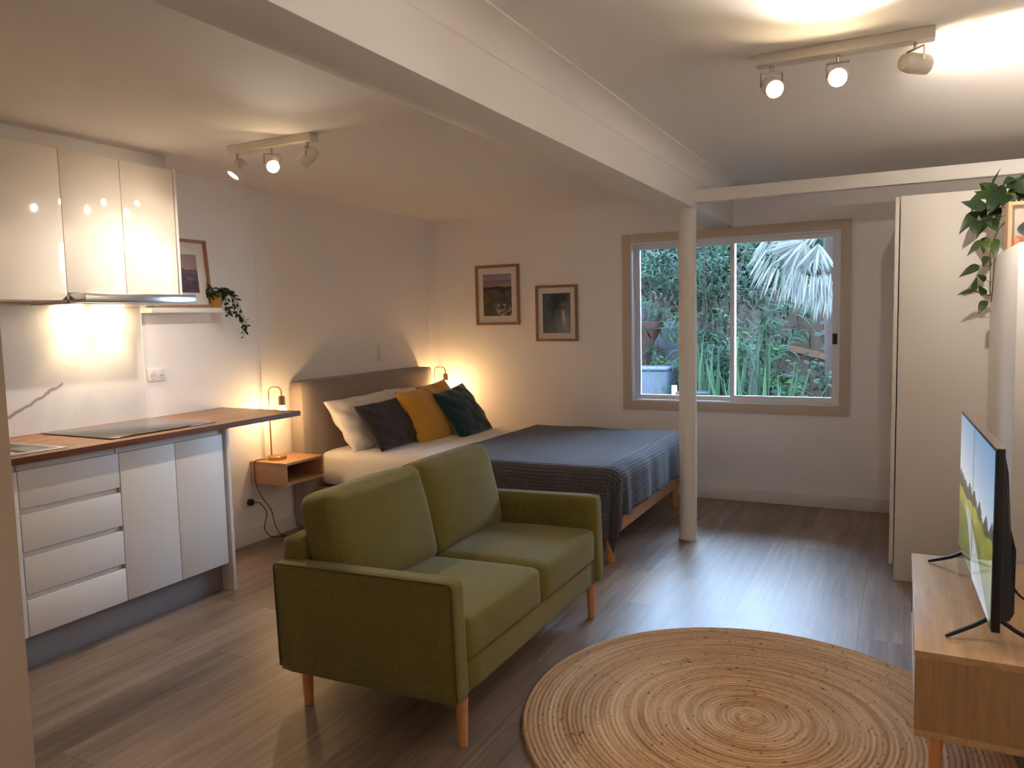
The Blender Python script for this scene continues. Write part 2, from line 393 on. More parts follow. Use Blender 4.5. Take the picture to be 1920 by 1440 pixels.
b = B(); rim = [(.085, .56, 1.345, 2.0)]
b.box(.088, .56, 1.955, 2.0, .9, .9035, .001).box(.088, .56, 1.345, 1.39, .9, .9035, .001).box(.088, .13, 1.39, 1.955, .9, .9035, .001).box(.515, .56, 1.39, 1.955, .9, .9035, .001)
b.obj('rim', M['steel'], sk, smooth=40)
b = B().box(.13, .515, 1.39, 1.955, .756, .76).box(.128, .13, 1.39, 1.955, .756, .9).box(.515, .517, 1.39, 1.955, .756, .9).box(.128, .517, 1.388, 1.39, .756, .9).box(.128, .517, 1.955, 1.957, .756, .9)
b.obj('bowl', M['steel'], sk)
b = B().box(.028, .548, 2.21, 2.80, .9005, .9055, .002)
tag(b.obj('cooktop', M['cook'], smooth=40), 'black glass cooktop set on the timber worktop', 'cooktop')
sp = thing('splashback', (0, 2.05, .9), 'pale marble splashback panels behind the cooktop', 'splashback')
box('panel', M['marble'], .0005, .009, 1.302, 2.352, .901, 1.56, sp); box('panel', M['marble'], .0005, .009, 2.3532, 2.808, .901, 1.56, sp); box('joint', M['trimw'], .0005, .0088, 2.352, 2.3532, .901, 1.56, sp)
box('edge_trim', M['trimw'], .0005, .0105, 2.808, 2.814, .901, 1.51, sp)
# wall cabinets
c = thing('wall_cabinet', (.17, 1.96, 1.529), 'glossy white wall cabinet with one taller door, left of the range hood', 'kitchen cabinet', 'wall cabinets')
box('carcass', M['carc'], .004, .331, 1.742, 2.183, 1.561, 2.205, c); front('door', .35, 1.742, 2.185, 1.529, 2.199, M['gloss'], c, .0015)
box('base_rail', M['carc'], .02, .331, 1.742, 2.183, 1.531, 1.561, c)
c = thing('wall_cabinet', (.17, 2.48, 1.562), 'glossy white wall cabinet with two doors above the range hood', 'kitchen cabinet', 'wall cabinets')
box('carcass', M['carc'], .004, .331, 2.187, 2.785, 1.564, 2.205, c)
front('door', .35, 2.185, 2.483, 1.562, 2.199, M['gloss'], c, .0015); front('door', .35, 2.483, 2.785, 1.562, 2.199, M['gloss'], c, .0015)
box('side_panel', M['satin'], .004, .352, 2.787, 2.803, 1.562, 2.205, c, .001)
box('light_catch_panel', M['carc'], .004, .285, 1.742, 2.803, 2.2055, ZC-.0005, c)  # white panel added to catch lamp light across the dark gap
c = thing('range_hood', (.2, 2.485, 1.512), 'slim pull-out steel range hood under the wall cabinet', 'range hood')
box('body', M['carc'], .012, .335, 2.19, 2.784, 1.519, 1.5615, c); d = box('pull_out_lip', M['steel'], .352, .472, 2.187, 2.785, 1.516, 1.558, c, .002)
box('tray', M['steel'], .05, .352, 2.195, 2.78, 1.513, 1.5185, c)
for y in (2.40, 2.62):
    B().lathe([(.028, 0), (.03, .002), (.03, .006)], (.085, y, 1.508), 24).obj('hood_light', M['lens'], c)

# floating shelf with its picture and plant
sh = B().box(0, .105, 2.806, 3.324, 1.476, 1.504, .002).obj('floating_shelf', M['trimw'], smooth=40)
tag(sh, 'short white floating shelf beside the wall cabinets', 'shelf')

def picture(name, w, h, fw, loc, label, artfn, am, mount, group=None):
    """frame facing -y, base centre at the origin of the thing"""
    p = thing(name, (0, 0, 0), label, 'picture', group)
    d = .022; b = B()
    b.box(-w/2, -w/2+fw, -d, 0, 0, h, .001).box(w/2-fw, w/2, -d, 0, 0, h, .001).box(-w/2+fw, w/2-fw, -d, 0, 0, fw, .001).box(-w/2+fw, w/2-fw, -d, 0, h-fw, h, .001)
    b.obj('frame', M['frame'], p, smooth=40)
    box('mount', M['mat'], -w/2+fw, w/2-fw, -.010, -.001, fw, h-fw, p)
    mx, mz = mount
    painted('print', am, artfn, (-w/2+fw+mx, -.0115, fw+mz), (w-2*fw-2*mx, 0, 0), (0, 0, h-2*fw-2*mz), 100, 130, p)
    return p
def art_coast(u, v):
    if v > .86: return mixc((150, 142, 158), (128, 122, 144), (v-.86)*6+fbm(u*3, v*5)*.3)
    r = .86-.05*u+.03*fbm(u*4, 1)
    if v > .70+.03*fbm(u*3, 2): return mixc((126, 112, 126), (160, 134, 136), (1-v)*6-.9+fbm(u*3, v*12)*.3)
    n_ = fbm(u*5+v*2, v*7, 3); c = mixc((52, 42, 48), (96, 84, 82), .5+n_)
    if v < .62 and u < .62: c = mixc(c, (98, 88, 58), .6+n_*.8)
    if v < .28 and u > .5-v*.3:
        c = mixc(c, (206, 196, 200), max(0, min(.75, fbm(u*10, v*12, 5)*1.2+.25)))
    if .62 < v < .72: c = mixc(c, (40, 32, 40), .6)
    return c
def art_teal_streak(u, v):  # mottled dark teal with a golden streak widening downward
    n_ = fbm(u*5, v*5, 9); c = mixc((20, 30, 36), (34, 52, 56), .5+n_+v*.2)
    if v > .62 and u > .3: c = mixc(c, (12, 20, 24), .5+fbm(u*9, v*9, 4))
    d = abs(u-(.74+.14*(.55-v))); wdt = .05+.42*(.62-v)*.45
    if v < .62 and u > .35: c = mixc(c, (120, 98, 74), (1-d/(wdt+.12))*.75)
    if v < .56 and d < .06+.10*(.56-v): c = mixc(c, (214, 176, 122), (1-d/(.06+.1*(.56-v)))*min(1, v*2.2))
    if v < .1: c = mixc(c, (60, 54, 50), .5)
    return c
def art_mist(u, v):
    sky = mixc((168, 132, 128), (150, 138, 132), (v-.6)*2.6)
    c = sky
    for k, (hgt, col) in enumerate(((.66, (104, 82, 94)), (.56, (92, 70, 84)), (.42, (84, 62, 74)), (.25, (66, 46, 54)))):
        rd = hgt+.10*fbm(u*2.2+k*3, k)+.05*sin(u*5+k)
        if v < rd: c = mixc(col, (150, 124, 132), max(0, (fbm(u*3+k, v*6, k)+.1)*.8)*(1 if k < 3 else .4))
    return c
p1 = picture('framed_print', .417, .508, .022, None, 'upper of two oak-framed prints on the window wall, dusky coastal landscape', art_coast, M['art'], (.05, .055), 'framed prints on the window wall')
p1.location = (.616, YB-.001, 1.349)
p2 = picture('framed_print', .372, .458, .020, None, 'lower oak-framed print nearer the window, dark teal with golden streak', art_teal_streak, M['artg'], (.042, .046), 'framed prints on the window wall')
p2.location = (1.163, YB-.001, 1.207)
p3 = picture('framed_print', .40, .392, .016, None, 'oak-framed misty mountain print leaning on the floating shelf', art_mist, M['art'], (.062, .07), None)
p3.rotation_euler = (radians(-5), 0, radians(90)); p3.location = (.052, 3.05, 1.5045)

# leaf helpers
def leafmesh(items, name, mat, parent, kind='heart'):
    """items: (base, direction, normal, length, width, shade)"""
    prof = {'heart': ((0, .0), (.12, .75), (.3, 1), (.55, .8), (.8, .38), (1, 0)), 'lance': ((0, .15), (.25, .9), (.55, 1), (1, 0)), 'oval': ((0, .1), (.3, 1), (.7, .85), (1, 0)), 'strap': ((0, .8), (.4, 1), (.75, .7), (1, 0))}[kind]
    verts = []; faces = []; cols = []
    for base, d, nrm, L, Wd, sh in items:
        base = Vector(base); d = Vector(d).normalized(); nrm = Vector(nrm); s_ = d.cross(nrm)
        if s_.length < 1e-4: s_ = d.orthogonal()
        s_.normalize(); nn = s_.cross(d).normalized(); k0 = len(verts)
        for t_, w_ in prof:
            c_ = base+d*L*t_-nn*(L*.22*t_*t_)
            verts += [c_+s_*(Wd/2*w_)+nn*(Wd*.10*w_), c_, c_-s_*(Wd/2*w_)+nn*(Wd*.10*w_)]
            cols += [sh, sh*.8, sh]
        for i in range(len(prof)-1):
            a = k0+3*i
            faces += [(a, a+1, a+4, a+3), (a+1, a+2, a+5, a+4)]
    org = WL[parent] if parent else Vector((0, 0, 0))
    me = bpy.data.meshes.new(name); me.from_pydata([v-org for v in verts], [], faces); me.materials.append(mat)
    at = me.color_attributes.new('Col', 'FLOAT_COLOR', 'POINT')
    for i, c_ in enumerate(cols): at.data[i].color = (c_, c_, c_, 1)
    for p in me.polygons: p.use_smooth = True
    o = bpy.data.objects.new(name, me); COL.objects.link(o); WL[o] = org.copy()
    if parent: o.parent = parent
    return o
rnd = random.Random(3)
def rv(a=1): return Vector((rnd.uniform(-a, a), rnd.uniform(-a, a), rnd.uniform(-a, a)))

# small plant on the shelf
pp = thing('potted_plant', (.062, 3.325, 1.504), 'small trailing plant in a mustard pot on the floating shelf', 'potted plant')
pp.location = (.058, 3.275, 1.504); WL[pp] = Vector(pp.location); c0 = WL[pp]
B().lathe([(.034, 0), (.040, .02), (.045, .078), (.042, .08), (.040, .07)], c0, 28).obj('pot', M['yellowpot'], pp, smooth=50)
B().lathe([(.0395, .06), (.0395, .068)], c0, 24).obj('soil', M['soil'], pp)
its = []; bst = B()
def vine(start, pts, n, L, Wd, sh0=.2, droop=.4, r=.0012):
    cps = [Vector(p) for p in pts]; full = [Vector(start)]+cps; path = []
    for i in range(len(full)-1):
        p0 = full[max(i-1, 0)]; p1_ = full[i]; p2_ = full[i+1]; p3_ = full[min(i+2, len(full)-1)]
        for k in range(6):
            q = k/6; path.append(.5*((2*p1_)+(-p0+p2_)*q+(2*p0-5*p1_+4*p2_-p3_)*q*q+(-p0+3*p1_-3*p2_+p3_)*q**3))
    path.append(full[-1]); bst.tube(path, r, 5, cap=False)
    for i in range(n):
        t_ = (i+.7)/n; q = path[min(len(path)-1, int(t_*(len(path)-1)))]
        d = Vector((rnd.uniform(-.4, 1), rnd.uniform(-1, 1), rnd.uniform(-.9, .3)))
        its.append((q, d, Vector((.5, -.6, .8))+rv(.4), L*rnd.uniform(.7, 1.15), Wd*rnd.uniform(.8, 1.15), sh0+rnd.random()*.6))
top = c0+Vector((0, 0, .075))
for k in range(26):
    a = rnd.uniform(0, 2*pi); rr = rnd.uniform(.02, .06)
    e = top+Vector((cos(a)*rr, sin(a)*rr*1.2, rnd.uniform(.0, .05)))
    vine(top+Vector((cos(a)*.02, sin(a)*.02, -.01)), [e], 4, .045, .017)
for k in range(6):
    dy = .06+.035*k/5; L = .04+.03*k
    vine(top+rv(.015), [top+Vector((.02, dy*.6, .045)), top+Vector((.03, dy+.03, -.0)), top+Vector((.035, dy+.06+.01*k, -.07-L*.6)), top+Vector((.04, dy+.07+rnd.uniform(-.01, .03), -.09-L*.9))], 15, .032, .016)
for k in range(3): vine(top+rv(.015), [top+Vector((.045, .02*k, .0)), top+Vector((.06, .03+.012*k, -.07)), top+Vector((.06, .035+.012*k, -.12))], 10, .03, .017)
for k in range(5): its.append((top+rv(.01), Vector((rnd.uniform(-.2, .3), -1, 1.0+rnd.random())), (1, 0, .3), .085, .018, .2))
leafmesh(its, 'leaves', M['hoya'], pp, 'oval'); bst.obj('vines', M['stem'], pp)

# power outlets and switch
def plate(y, z, w, h, label, n, group='white wall plates', sock=True, x=.0):
    p = thing('power_outlet' if sock else 'light_switch', (x, y, z), label, 'power outlet' if sock else 'light switch', group)
    box('plate', M['trimw'], x, x+.009, y-w/2, y+w/2, z-h/2, z+h/2, p, .003)
    for i in range(n):
        yy = y+(i-(n-1)/2)*w*.52
        if sock:
            box('rocker', M['alu'], x+.009, x+.0125, yy-.006, yy+.006, z+h*.2, z+h*.4, p, .001)
            b = B()
            for s_ in (-1, 1): b.prism([(x+.0092, yy+s_*.010-.0015, z-.012), (x+.0092, yy+s_*.010+.0015, z-.012), (x+.0092, yy+s_*.006+.0015, z+.001), (x+.0092, yy+s_*.006-.0015, z+.001)], (.0004, 0, 0))
            b.box(x+.0092, x+.0096, yy-.0012, yy+.0012, z-.028, z-.018); b.obj('slot', M['black'], p)
        else: box('rocker', M['alu'], x+.009, x+.012, yy-.012, yy+.012, z-.02, z+.02, p, .001)
    return p
plate(2.89, 1.135, .115, .072, 'double power outlet on the wall beside the splashback', 2)
plate(3.497, .272, .115, .072, 'low power outlet under the worktop end with a black plug', 1)
plate(4.957, 1.155, .072, .115, 'white switch plate on the wall above the headboard', 1, sock=False)

# ------------------------------------------------------------------ bed
bed = thing('bed_frame', (1.2, 4.74, 0), 'double bed frame with grey upholstered headboard and oak base', 'bed')
b = B().soft(Matrix.Translation((.0685, 4.70, .508)), .133, 1.60, 1.012, .03, (.004, 0, 0), 12)
hb = b.obj('headboard', M['grey'], bed, smooth='all')
rail = B().box(.14, 2.275, 3.985, 4.01, .165, .285, .003).box(.14, 2.275, 5.475, 5.50, .165, .285, .003).box(2.25, 2.275, 4.0, 5.485, .165, .285, .003)
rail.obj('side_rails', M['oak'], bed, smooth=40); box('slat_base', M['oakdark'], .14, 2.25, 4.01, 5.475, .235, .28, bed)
def leg_(name, x, y, z, r0, r1, mat, parent, lean=(0, 0), z0=0):
    b = B().tube([(x+lean[0], y+lean[1], z0), (x, y, z)], r0, 18, taper=r1); return b.obj(name, mat, parent, smooth=40)
for x, y in ((2.225, 4.065), (2.225, 5.44), (.25, 4.065), (.25, 5.44)): leg_('leg', x, y, .165, .022, .032, M['beech'], bed, (.015 if x > 1 else -.015, 0))
mt = B().soft(Matrix.Translation((1.19, 4.742, .408)), 2.07, 1.475, .245, .055, (0, .004, .008), 24, 3, .007).obj('mattress', M['white'], smooth='all')
tag(mt, 'thick mattress in a white fitted sheet', 'mattress')
def drape(name, mat, x0, x1, y0, y1, ztop, hx, hyn, hyf, label, cat, er=.05, lift=.008, fold=.012, nu=90, nv=120, wr=.006, seed=0, foot=True, slant=0):
    """cloth laid over the block x<=x1, y0..y1, hanging over the foot (hx), near (hyn) and far (hyf) sides"""
    A = (x1-x0)+hx; Bw = hyn+(y1-y0)+hyf
    def fn(u, v):
        a = x0+slant*(.5-v)+u*(A-slant*(.5-v)); bb = y0-hyn+v*Bw
        ox = max(0, a-x1); oyn = max(0, y0-bb); oyf = max(0, bb-y1); oy = oyn-oyf
        r = hypot(ox, oy); x = min(a, x1); y = min(max(bb, y0), y1); z = ztop
        z += wr*noise.fractal(Vector((a*2.4, bb*2.0, seed)), 1, 2, 3)
        if r > 0:
            dx, dy = ox/r, -oy/r
            q = er*pi/2
            if r < q: f = r/er; out = er*sin(f); drop = er*(1-cos(f))
            else: out = er+.035*(r-q); drop = er+(r-q)
            th = math.atan2(dy, dx) if r else 0
            s_ = a*1.0 if abs(oy) > ox else bb
            ripple = fold*min(1, r/.2)*(sin(s_*17+seed)+.5*sin(s_*31+1))+fold*1.6*min(1, r/.2)*sin(th*7)*(1 if ox > 0 and oy != 0 else 0)
            out += ripple*.7+lift
            x += dx*out; y += dy*out; z -= drop
        return Vector((x, y, max(z, .015)))
    b = B(); b.grid(fn, nu, nv, lambda u, v: (x0+u*A, v*Bw))
    o = b.obj(name, mat, smooth='all'); tag(o, label, cat)
    md = o.modifiers.new('thickness', 'SOLIDIFY'); md.thickness = .008; md.offset = 1
    return o
drape('top_sheet', M['white'], .86, 1.30, 4.055, 5.43, .535, 0, .27, .27, 'white top sheet folded back between the pillows and the throw', 'sheet', wr=.007, seed=4, nu=40, slant=.05, lift=.012)
drape('throw_blanket', M['charc'], 1.10, 2.225, 4.06, 5.425, .549, .30, .415, .33, 'charcoal waffle throw blanket hanging over the bed end', 'blanket', seed=2, slant=-.06, lift=.028, er=.07)

def pillow(name, mat, c, w, h, th, tilt, yaw, roll, label, cat, group=None, uvs=1, wr=.006, seed=0, pinch=.06):
    """square cushion facing +x, leaning back by tilt; c = centre"""
    mtx = Matrix.Translation(c) @ Matrix.Rotation(yaw, 4, 'Z') @ Matrix.Rotation(-tilt, 4, 'Y') @ Matrix.Rotation(roll, 4, 'X')
    b = B(); n = 34
    def sh(u, v, sg):
        s_, t_ = 2*u-1, 2*v-1
        k = max(0, 1-abs(s_)**2.6)*max(0, 1-abs(t_)**2.6)
        d = th/2*k**.55
        pw = 1-pinch*(1-abs(t_)**2)*abs(s_)**3; ph = 1-pinch*(1-abs(s_)**2)*abs(t_)**3
        p = Vector((sg*d, s_*w/2*pw, t_*h/2*ph))
        p.x += sg*wr*noise.fractal(Vector((s_*2.2, t_*2.2, seed+sg)), 1, 2, 3)*min(1, k*3)
        p.x += sg*wr*.7*sin((s_+t_)*9+seed)*(1-k)*min(1, k*6)
        return mtx @ p
    b.grid(lambda u, v: sh(u, v, 1), n, n, lambda u, v: (u*w*uvs, v*h*uvs)); b.grid(lambda u, v: sh(u, v, -1), n, n, lambda u, v: (u*w*uvs, v*h*uvs))
    o = b.obj(name, mat, smooth='all', weld=True)
    return tag(o, label, cat, group)
g = 'pillows and cushions on the bed'
pillow('pillow', M['white'], (.315, 4.395, .695), .73, .44, .17, .62, 0, .02, 'white pillow against the headboard, nearest the near bedside lamp', 'pillow', g, wr=.014, seed=1)
pillow('pillow', M['white'], (.305, 5.075, .695), .70, .44, .16, .60, 0, -.03, 'white pillow against the headboard, mostly hidden behind the mustard cushions', 'pillow', g, wr=.010, seed=6)
pillow('cushion', M['charp'], (.515, 4.345, .69), .52, .37, .14, .62, .0, .03, 'charcoal knitted cushion in front of the near white pillow', 'cushion', g, wr=.010, seed=3)
pillow('cushion', M['must'], (.575, 4.715, .705), .46, .44, .14, .50, -.05, .03, 'mustard velvet cushion at the front, between charcoal and teal cushions', 'cushion', g, wr=.010, seed=8)
pillow('cushion', M['must'], (.465, 5.12, .715), .45, .44, .13, .50, 0, .07, 'mustard velvet cushion peeking out behind the teal cushion', 'cushion', g, wr=.006, seed=12)
pillow('cushion', M['teal'], (.715, 5.015, .70), .45, .44, .14, .60, -.06, .12, 'deep teal velvet cushion at the front of the bed pillows', 'cushion', g, wr=.010, seed=15)

# bedside tables and lamps
def bedside(loc, label):
    t_ = thing('bedside_table', (0, 0, 0), label, 'bedside table', 'floating bedside tables')
    w, d, h, k = .352, .30, .143, .016                     # origin at the wall, near bottom corner; opens towards +x
    box('top', M['oak'], .001, d, 0, w, h-k, h, t_, .001); box('bottom', M['oak'], .001, d, 0, w, 0, k, t_, .001)
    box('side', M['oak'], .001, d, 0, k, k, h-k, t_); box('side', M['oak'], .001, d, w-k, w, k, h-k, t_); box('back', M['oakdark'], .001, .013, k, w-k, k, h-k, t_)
    t_.location = loc; return t_
bedside((0, 3.536, .389), 'floating oak bedside table with open shelf, below the worktop tip')
t2 = bedside((0, 5.512, .389), 'floating oak bedside table in the corner beyond the bed'); t2.scale = (1, .80, 1)
def lamp(loc, label):
    L = thing('table_lamp', (0, 0, 0), label, 'lamp', 'brass bedside lamps')
    B().lathe([(.058, 0), (.060, .002), (.060, .020), (.057, .023), (.0, .0235)], (.048, 0, 0), 40).obj('base', M['brass'], L, smooth=35)
    pts = [(0, 0, .022), (0, 0, .2), (0, 0, .43)]
    for k in range(1, 9):
        a = k/8*pi/2; pts.append((.036*(1-cos(a)), 0, .43+.036*sin(a)))
    for k in range(0, 9):
        a = k/8*pi/2; pts.append((.074+.036*sin(a), 0, .43+.036*cos(a)))
    pts.append((.11, 0, .405)); B().tube(pts, .0048, 12).obj('stem', M['brass'], L, smooth=60)
    s_ = B().lathe([(.008, .06), (.021, .055), (.022, .0), (.018, -.002)], (.11, 0, .352), 24).obj('socket', M['brassd'], L, smooth=40)
    B().lathe([(.012, .03), (.016, .02), (.027, -.005), (.031, -.026), (.027, -.046), (.014, -.058), (.0, -.060)], (.11, 0, .325), 24).obj('bulb', M['bulb'], L, smooth='all')
    L.location = loc; return L
l1 = lamp((.072, 3.655, .532), 'brass bedside lamp with glowing bare bulb on the near bedside table')
l2 = lamp((.085, 5.60, .532), 'brass bedside lamp with glowing bulb in the far corner')
# power cord and plug of the near lamp
b = B(); pts = [(.075, 3.60, .537), (.058, 3.565, .539), (.048, 3.540, .537), (.046, 3.529, .515), (.048, 3.527, .45), (.055, 3.527, .385), (.085, 3.545, .30), (.115, 3.585, .21), (.11, 3.62, .10), (.105, 3.67, .03), (.10, 3.73, .006), (.085, 3.70, .006), (.07, 3.61, .03), (.065, 3.57, .10), (.075, 3.585, .19), (.06, 3.545, .262), (.045, 3.505, .272)]
def smoothpath(pts, k=6):
    full = [Vector(p) for p in pts]; out = []
    for i in range(len(full)-1):
        p0 = full[max(i-1, 0)]; p1_ = full[i]; p2_ = full[i+1]; p3_ = full[min(i+2, len(full)-1)]
        for j in range(k):
            q = j/k; out.append(.5*((2*p1_)+(-p0+p2_)*q+(2*p0-5*p1_+4*p2_-p3_)*q*q+(-p0+3*p1_-3*p2_+p3_)*q**3))
    return out+[full[-1]]
b.tube(smoothpath(pts), .0028, 8); b.bm.transform(Matrix.Translation(-l1.location)); b.obj('cord', M['black'], l1, smooth=60)
b = B().lathe([(.017, .0095), (.021, .012), (.021, .034), (.012, .042)], (0, 3.505, .272), 24, Matrix.Rotation(pi/2, 4, 'Y')); b.bm.transform(Matrix.Translation(-l1.location)); b.obj('plug', M['black'], l1, smooth=40)

# ------------------------------------------------------------------ sofa
SX, SY, SD, SW = 1.722, 1.985, .758, 1.342
sofa = thing('sofa', (SX, SY, 0), 'olive green two-seat sofa with tapered timber legs', 'sofa')
def stilt(x): return .012*(2*(x-SX)/SD-1)
TILT = Matrix.Translation((SX+SD/2, 0, 0)) @ Matrix.Rotation(-.030, 4, 'Y') @ Matrix.Translation((-SX-SD/2, 0, 0))
def soft(name, cx, cy, cz, sx, sy, sz, r, bulge=(0, 0, 0), rot=0, n=10, m='olive', parent=sofa, wr=0, seed=0):
    mtx = TILT @ Matrix.Translation((cx, cy, cz)) @ Matrix.Rotation(rot, 4, 'Y')
    return B().soft(mtx, sx, sy, sz, r, bulge, n, seed, wr).obj(name, M[m], parent, smooth='all'), mtx
AT = .082                                                 # arm thickness
for y in (SY+AT/2, SY+SW-AT/2):
    a_, mm = soft('arm', SX+SD/2, y, .362, SD, AT, .405, .022, (0, .003, 0), n=10)
    sg = -1 if y < 2.6 else 1
    path = []
    hx, hz, rr = SD/2-.022, .2025-.022, .02
    for cx_, cz_, a0 in ((-hx, hz, 180), (hx, hz, 90)):
        for k in range(7):
            aa = radians(a0-15*k); path.append((cx_+.0165*cos(aa), sg*(AT/2-.0035), cz_+.0165*sin(aa)))
    path = [(-SD/2+.006, sg*(AT/2-.0035), -.18)]+path+[(SD/2-.006, sg*(AT/2-.0035), -.18)]
    B().tube([mm @ Vector(p) for p in path], .0028, 6).obj('piping', M['seam'], a_, smooth=60)
soft('back_frame', SX+.05, SY+SW/2, .402, .10, SW-2*AT-.002+.06, .484, .022, n=8)
soft('base_frame', SX+SD/2+.005, SY+SW/2, .215, SD-.045, SW-2*AT+.002, .112, .014, n=8)
cw = (SW-2*AT-.004)/2
for i in (0, 1):
    cy = SY+AT+.002+cw*(i+.5)
    sc, mm = soft('seat_cushion', SX+.42, cy, .344, .665, cw-.003, .155, .032, (.006, .004, .016), n=14, wr=.002, seed=i)
    p_ = []
    hx, hy = .3325-.004, cw/2-.0055
    for (ax, ay) in ((-hx+.1, -hy), (hx-.03, -hy), (hx, -hy+.03), (hx, hy-.03), (hx-.03, hy), (-hx+.1, hy)): p_.append((ax, ay, -.052))
    B().tube([mm @ Vector(p) for p in p_], .0028, 6).obj('piping', M['seam'], sc, smooth=60)
    bc, mm = soft('back_cushion', SX+.170, cy, .598, .165, cw+.012, .40, .045, (.030, .004, .008), rot=-.20, n=14, wr=.003, seed=4+i)
    hy, hz = (cw+.012)/2-.014, .20-.012
    p_ = [(.07, -hy, -hz+.02), (.066, -hy, 0), (.055, -hy+.002, hz-.03), (.047, -hy+.03, hz+.001), (.05, 0, hz+.004), (.047, hy-.03, hz+.001), (.055, hy-.002, hz-.03), (.066, hy, 0), (.07, hy, -hz+.02)]
    B().tube([mm @ Vector(p) for p in smoothpath(p_, 4)], .0026, 6).obj('piping', M['seam'], bc, smooth=60)
for x, y in ((SX+.052, SY+.085), (SX+SD-.045, SY+.085), (SX+.052, SY+SW-.085), (SX+SD-.045, SY+SW-.085)):
    leg_('leg', x, y, .168, .0165, .0215, M['beech'], sofa)

# ------------------------------------------------------------------ rug
RC, RR = (3.262, 2.606), .783
b = B(); nr, nt, ringw = 47*5, 288, RR/47
vs = []
for i in range(nr+1):
    r = RR*i/nr; ring = []
    for k in range(nt):
        th = 2*pi*k/nt; rr = r
        rr += .004*noise.noise(Vector((cos(th)*2, sin(th)*2, r*9)))+(.003*sin(th*40)*(i == nr))
        ph = (i % 5)/5; z = .0105+.0045*sin(pi*min(1, max(0, ph)))+.0012*noise.noise(Vector((r*60, th*r*50, 2)))
        if i == nr: z = .001
        ring.append(b.bm.verts.new((RC[0]+rr*cos(th), RC[1]+rr*sin(th), z)))
    vs.append(ring)
for i in range(nr):
    for k in range(nt): b.bm.faces.new((vs[i][k], vs[i+1][k], vs[i+1][(k+1) % nt], vs[i][(k+1) % nt]))
rg = b.obj('round_rug', M['rug'], smooth='all'); tag(rg, 'round braided jute rug on the floor in front of the sofa', 'rug')

# ------------------------------------------------------------------ tv unit and television
UX, UY0, UY1, UZ0, UZ1 = 3.752, 2.352, 3.318, .2, .45
u = thing('tv_unit', (3.95, 2.83, 0), 'low light-oak television unit with open shelf and drawers', 'tv unit')
UD = 4.152; k = .02
box('top', M['oaky'], UX, UD, UY0, UY1, UZ1-k, UZ1, u, .001); box('bottom', M['oaky'], UX+.004, UD, UY0, UY1, UZ0, UZ0+k, u, .001)
box('side', M['oakz'], UX+.002, UD, UY0, UY0+k, UZ0+k, UZ1-k, u); box('side', M['oakz'], UX+.002, UD, UY1-k, UY1, UZ0+k, UZ1-k, u)
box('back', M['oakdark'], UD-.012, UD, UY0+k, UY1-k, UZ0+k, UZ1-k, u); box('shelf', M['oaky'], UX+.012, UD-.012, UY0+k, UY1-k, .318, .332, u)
box('divider', M['oakz'], UX+.012, UD-.012, 2.83, 2.845, .332, UZ1-k, u)
for y0, y1 in ((UY0+k+.002, 2.834), (2.838, UY1-k-.002)): box('drawer', M['oaky'], UX+.006, UX+.022, y0, y1, UZ0+k+.002, .316, u, .001)
for x, y in ((UX+.06, UY0+.07), (UX+.06, UY1-.07), (UD-.06, UY0+.07), (UD-.06, UY1-.07)): leg_('leg', x, y, UZ0, .014, .021, M['beech'], u)
tv = thing('television', (0, 0, 0), 'black flat television showing a green landscape on the oak unit', 'television')
TWd, TH = .868, .512                                      # built facing -x, near end at -y
box('bezel', M['black'], 0, .022, -TWd/2, TWd/2, 0, TH, tv, .003)
b = B().prism([(.022, -TWd/2+.015, .03), (.022, -TWd/2+.015, TH-.01), (.034, -TWd/2+.03, TH-.07), (.048, -TWd/2+.06, .28), (.062, -TWd/2+.06, .22), (.062, -TWd/2+.06, .04), (.05, -TWd/2+.05, .02)], (0, TWd-.10, 0))
b.obj('rear_housing', M['black'], tv)
box('top_trim', M['chrome'], -.0005, .0235, -TWd/2-.0005, TWd/2+.0005, TH, TH+.0025, tv)
def screen(u_, v):
    # u 0 = far end ... 1 = near end of the screen
    hor = .47+.05*fbm(u_*3, 2)
    tree = hor+.07+.16*(u_-.75)**2*0+.05*abs(fbm(u_*11, 5))+.10*max(0, .35-abs(u_-.1))+.03*sin(u_*40)*(1 if u_ > .3 else 0)
    if v > tree: return mixc((200, 208, 220), (84, 138, 186), (v-.55)*1.7+.45*(u_-.4))
    if v > hor: return mixc((92, 96, 84), (52, 66, 54), (tree-v)*6+fbm(u_*8, v*8)*.4)
    t_ = (hor-v)/hor; road = .18+.55*t_**.8; half = .02+.22*t_
    if abs(u_-road) < half: return mixc((176, 182, 184), (150, 156, 160), fbm(u_*8, v*5)+.4)
    c = mixc((138, 140, 62), (84, 98, 52), t_*1.3+fbm(u_*7, v*9)*.5)
    return mixc(c, (178, 172, 84), .6) if t_ < .22 and u_ < .6 else c
def screen2(u_, v):
    c = screen(u_, v)
    return mixc(c, (60, 62, 60), .7) if abs(u_-.46) < .008 and v > .12 else c
painted('screen', M['screen'], screen2, (-.0012, TWd/2-.008, .012), (0, -TWd+.016, 0), (0, 0, TH-.02), 120, 80, tv)
tv.location = (3.9225, 2.848, .508); tv.rotation_euler = (0, 0, radians(2.0))
for y in (-.33, .33):
    sgn = 1 if y > 0 else -1
    b = B()
    for dx in (-1, 1):
        b.tube([(.02+dx*.012, y, .004), (.02+dx*.05, y+sgn*.01, -.020), (.02+dx*.115, y+sgn*.035, -.049), (.02+dx*.122, y+sgn*.038, -.0515)], .0075, 8, taper=.0055)
    b.tube([(.02, y, .012), (.02, y, -.012)], .011, 10); b.obj('foot', M['black'], tv, smooth=50)
b = B().tube(smoothpath([(3.985, 2.95, .60), (4.02, 2.93, .53), (4.06, 2.88, .47), (4.12, 2.82, .457), (4.20, 2.72, .44), (4.26, 2.66, .30), (4.30, 2.64, .02)]), .004, 8)
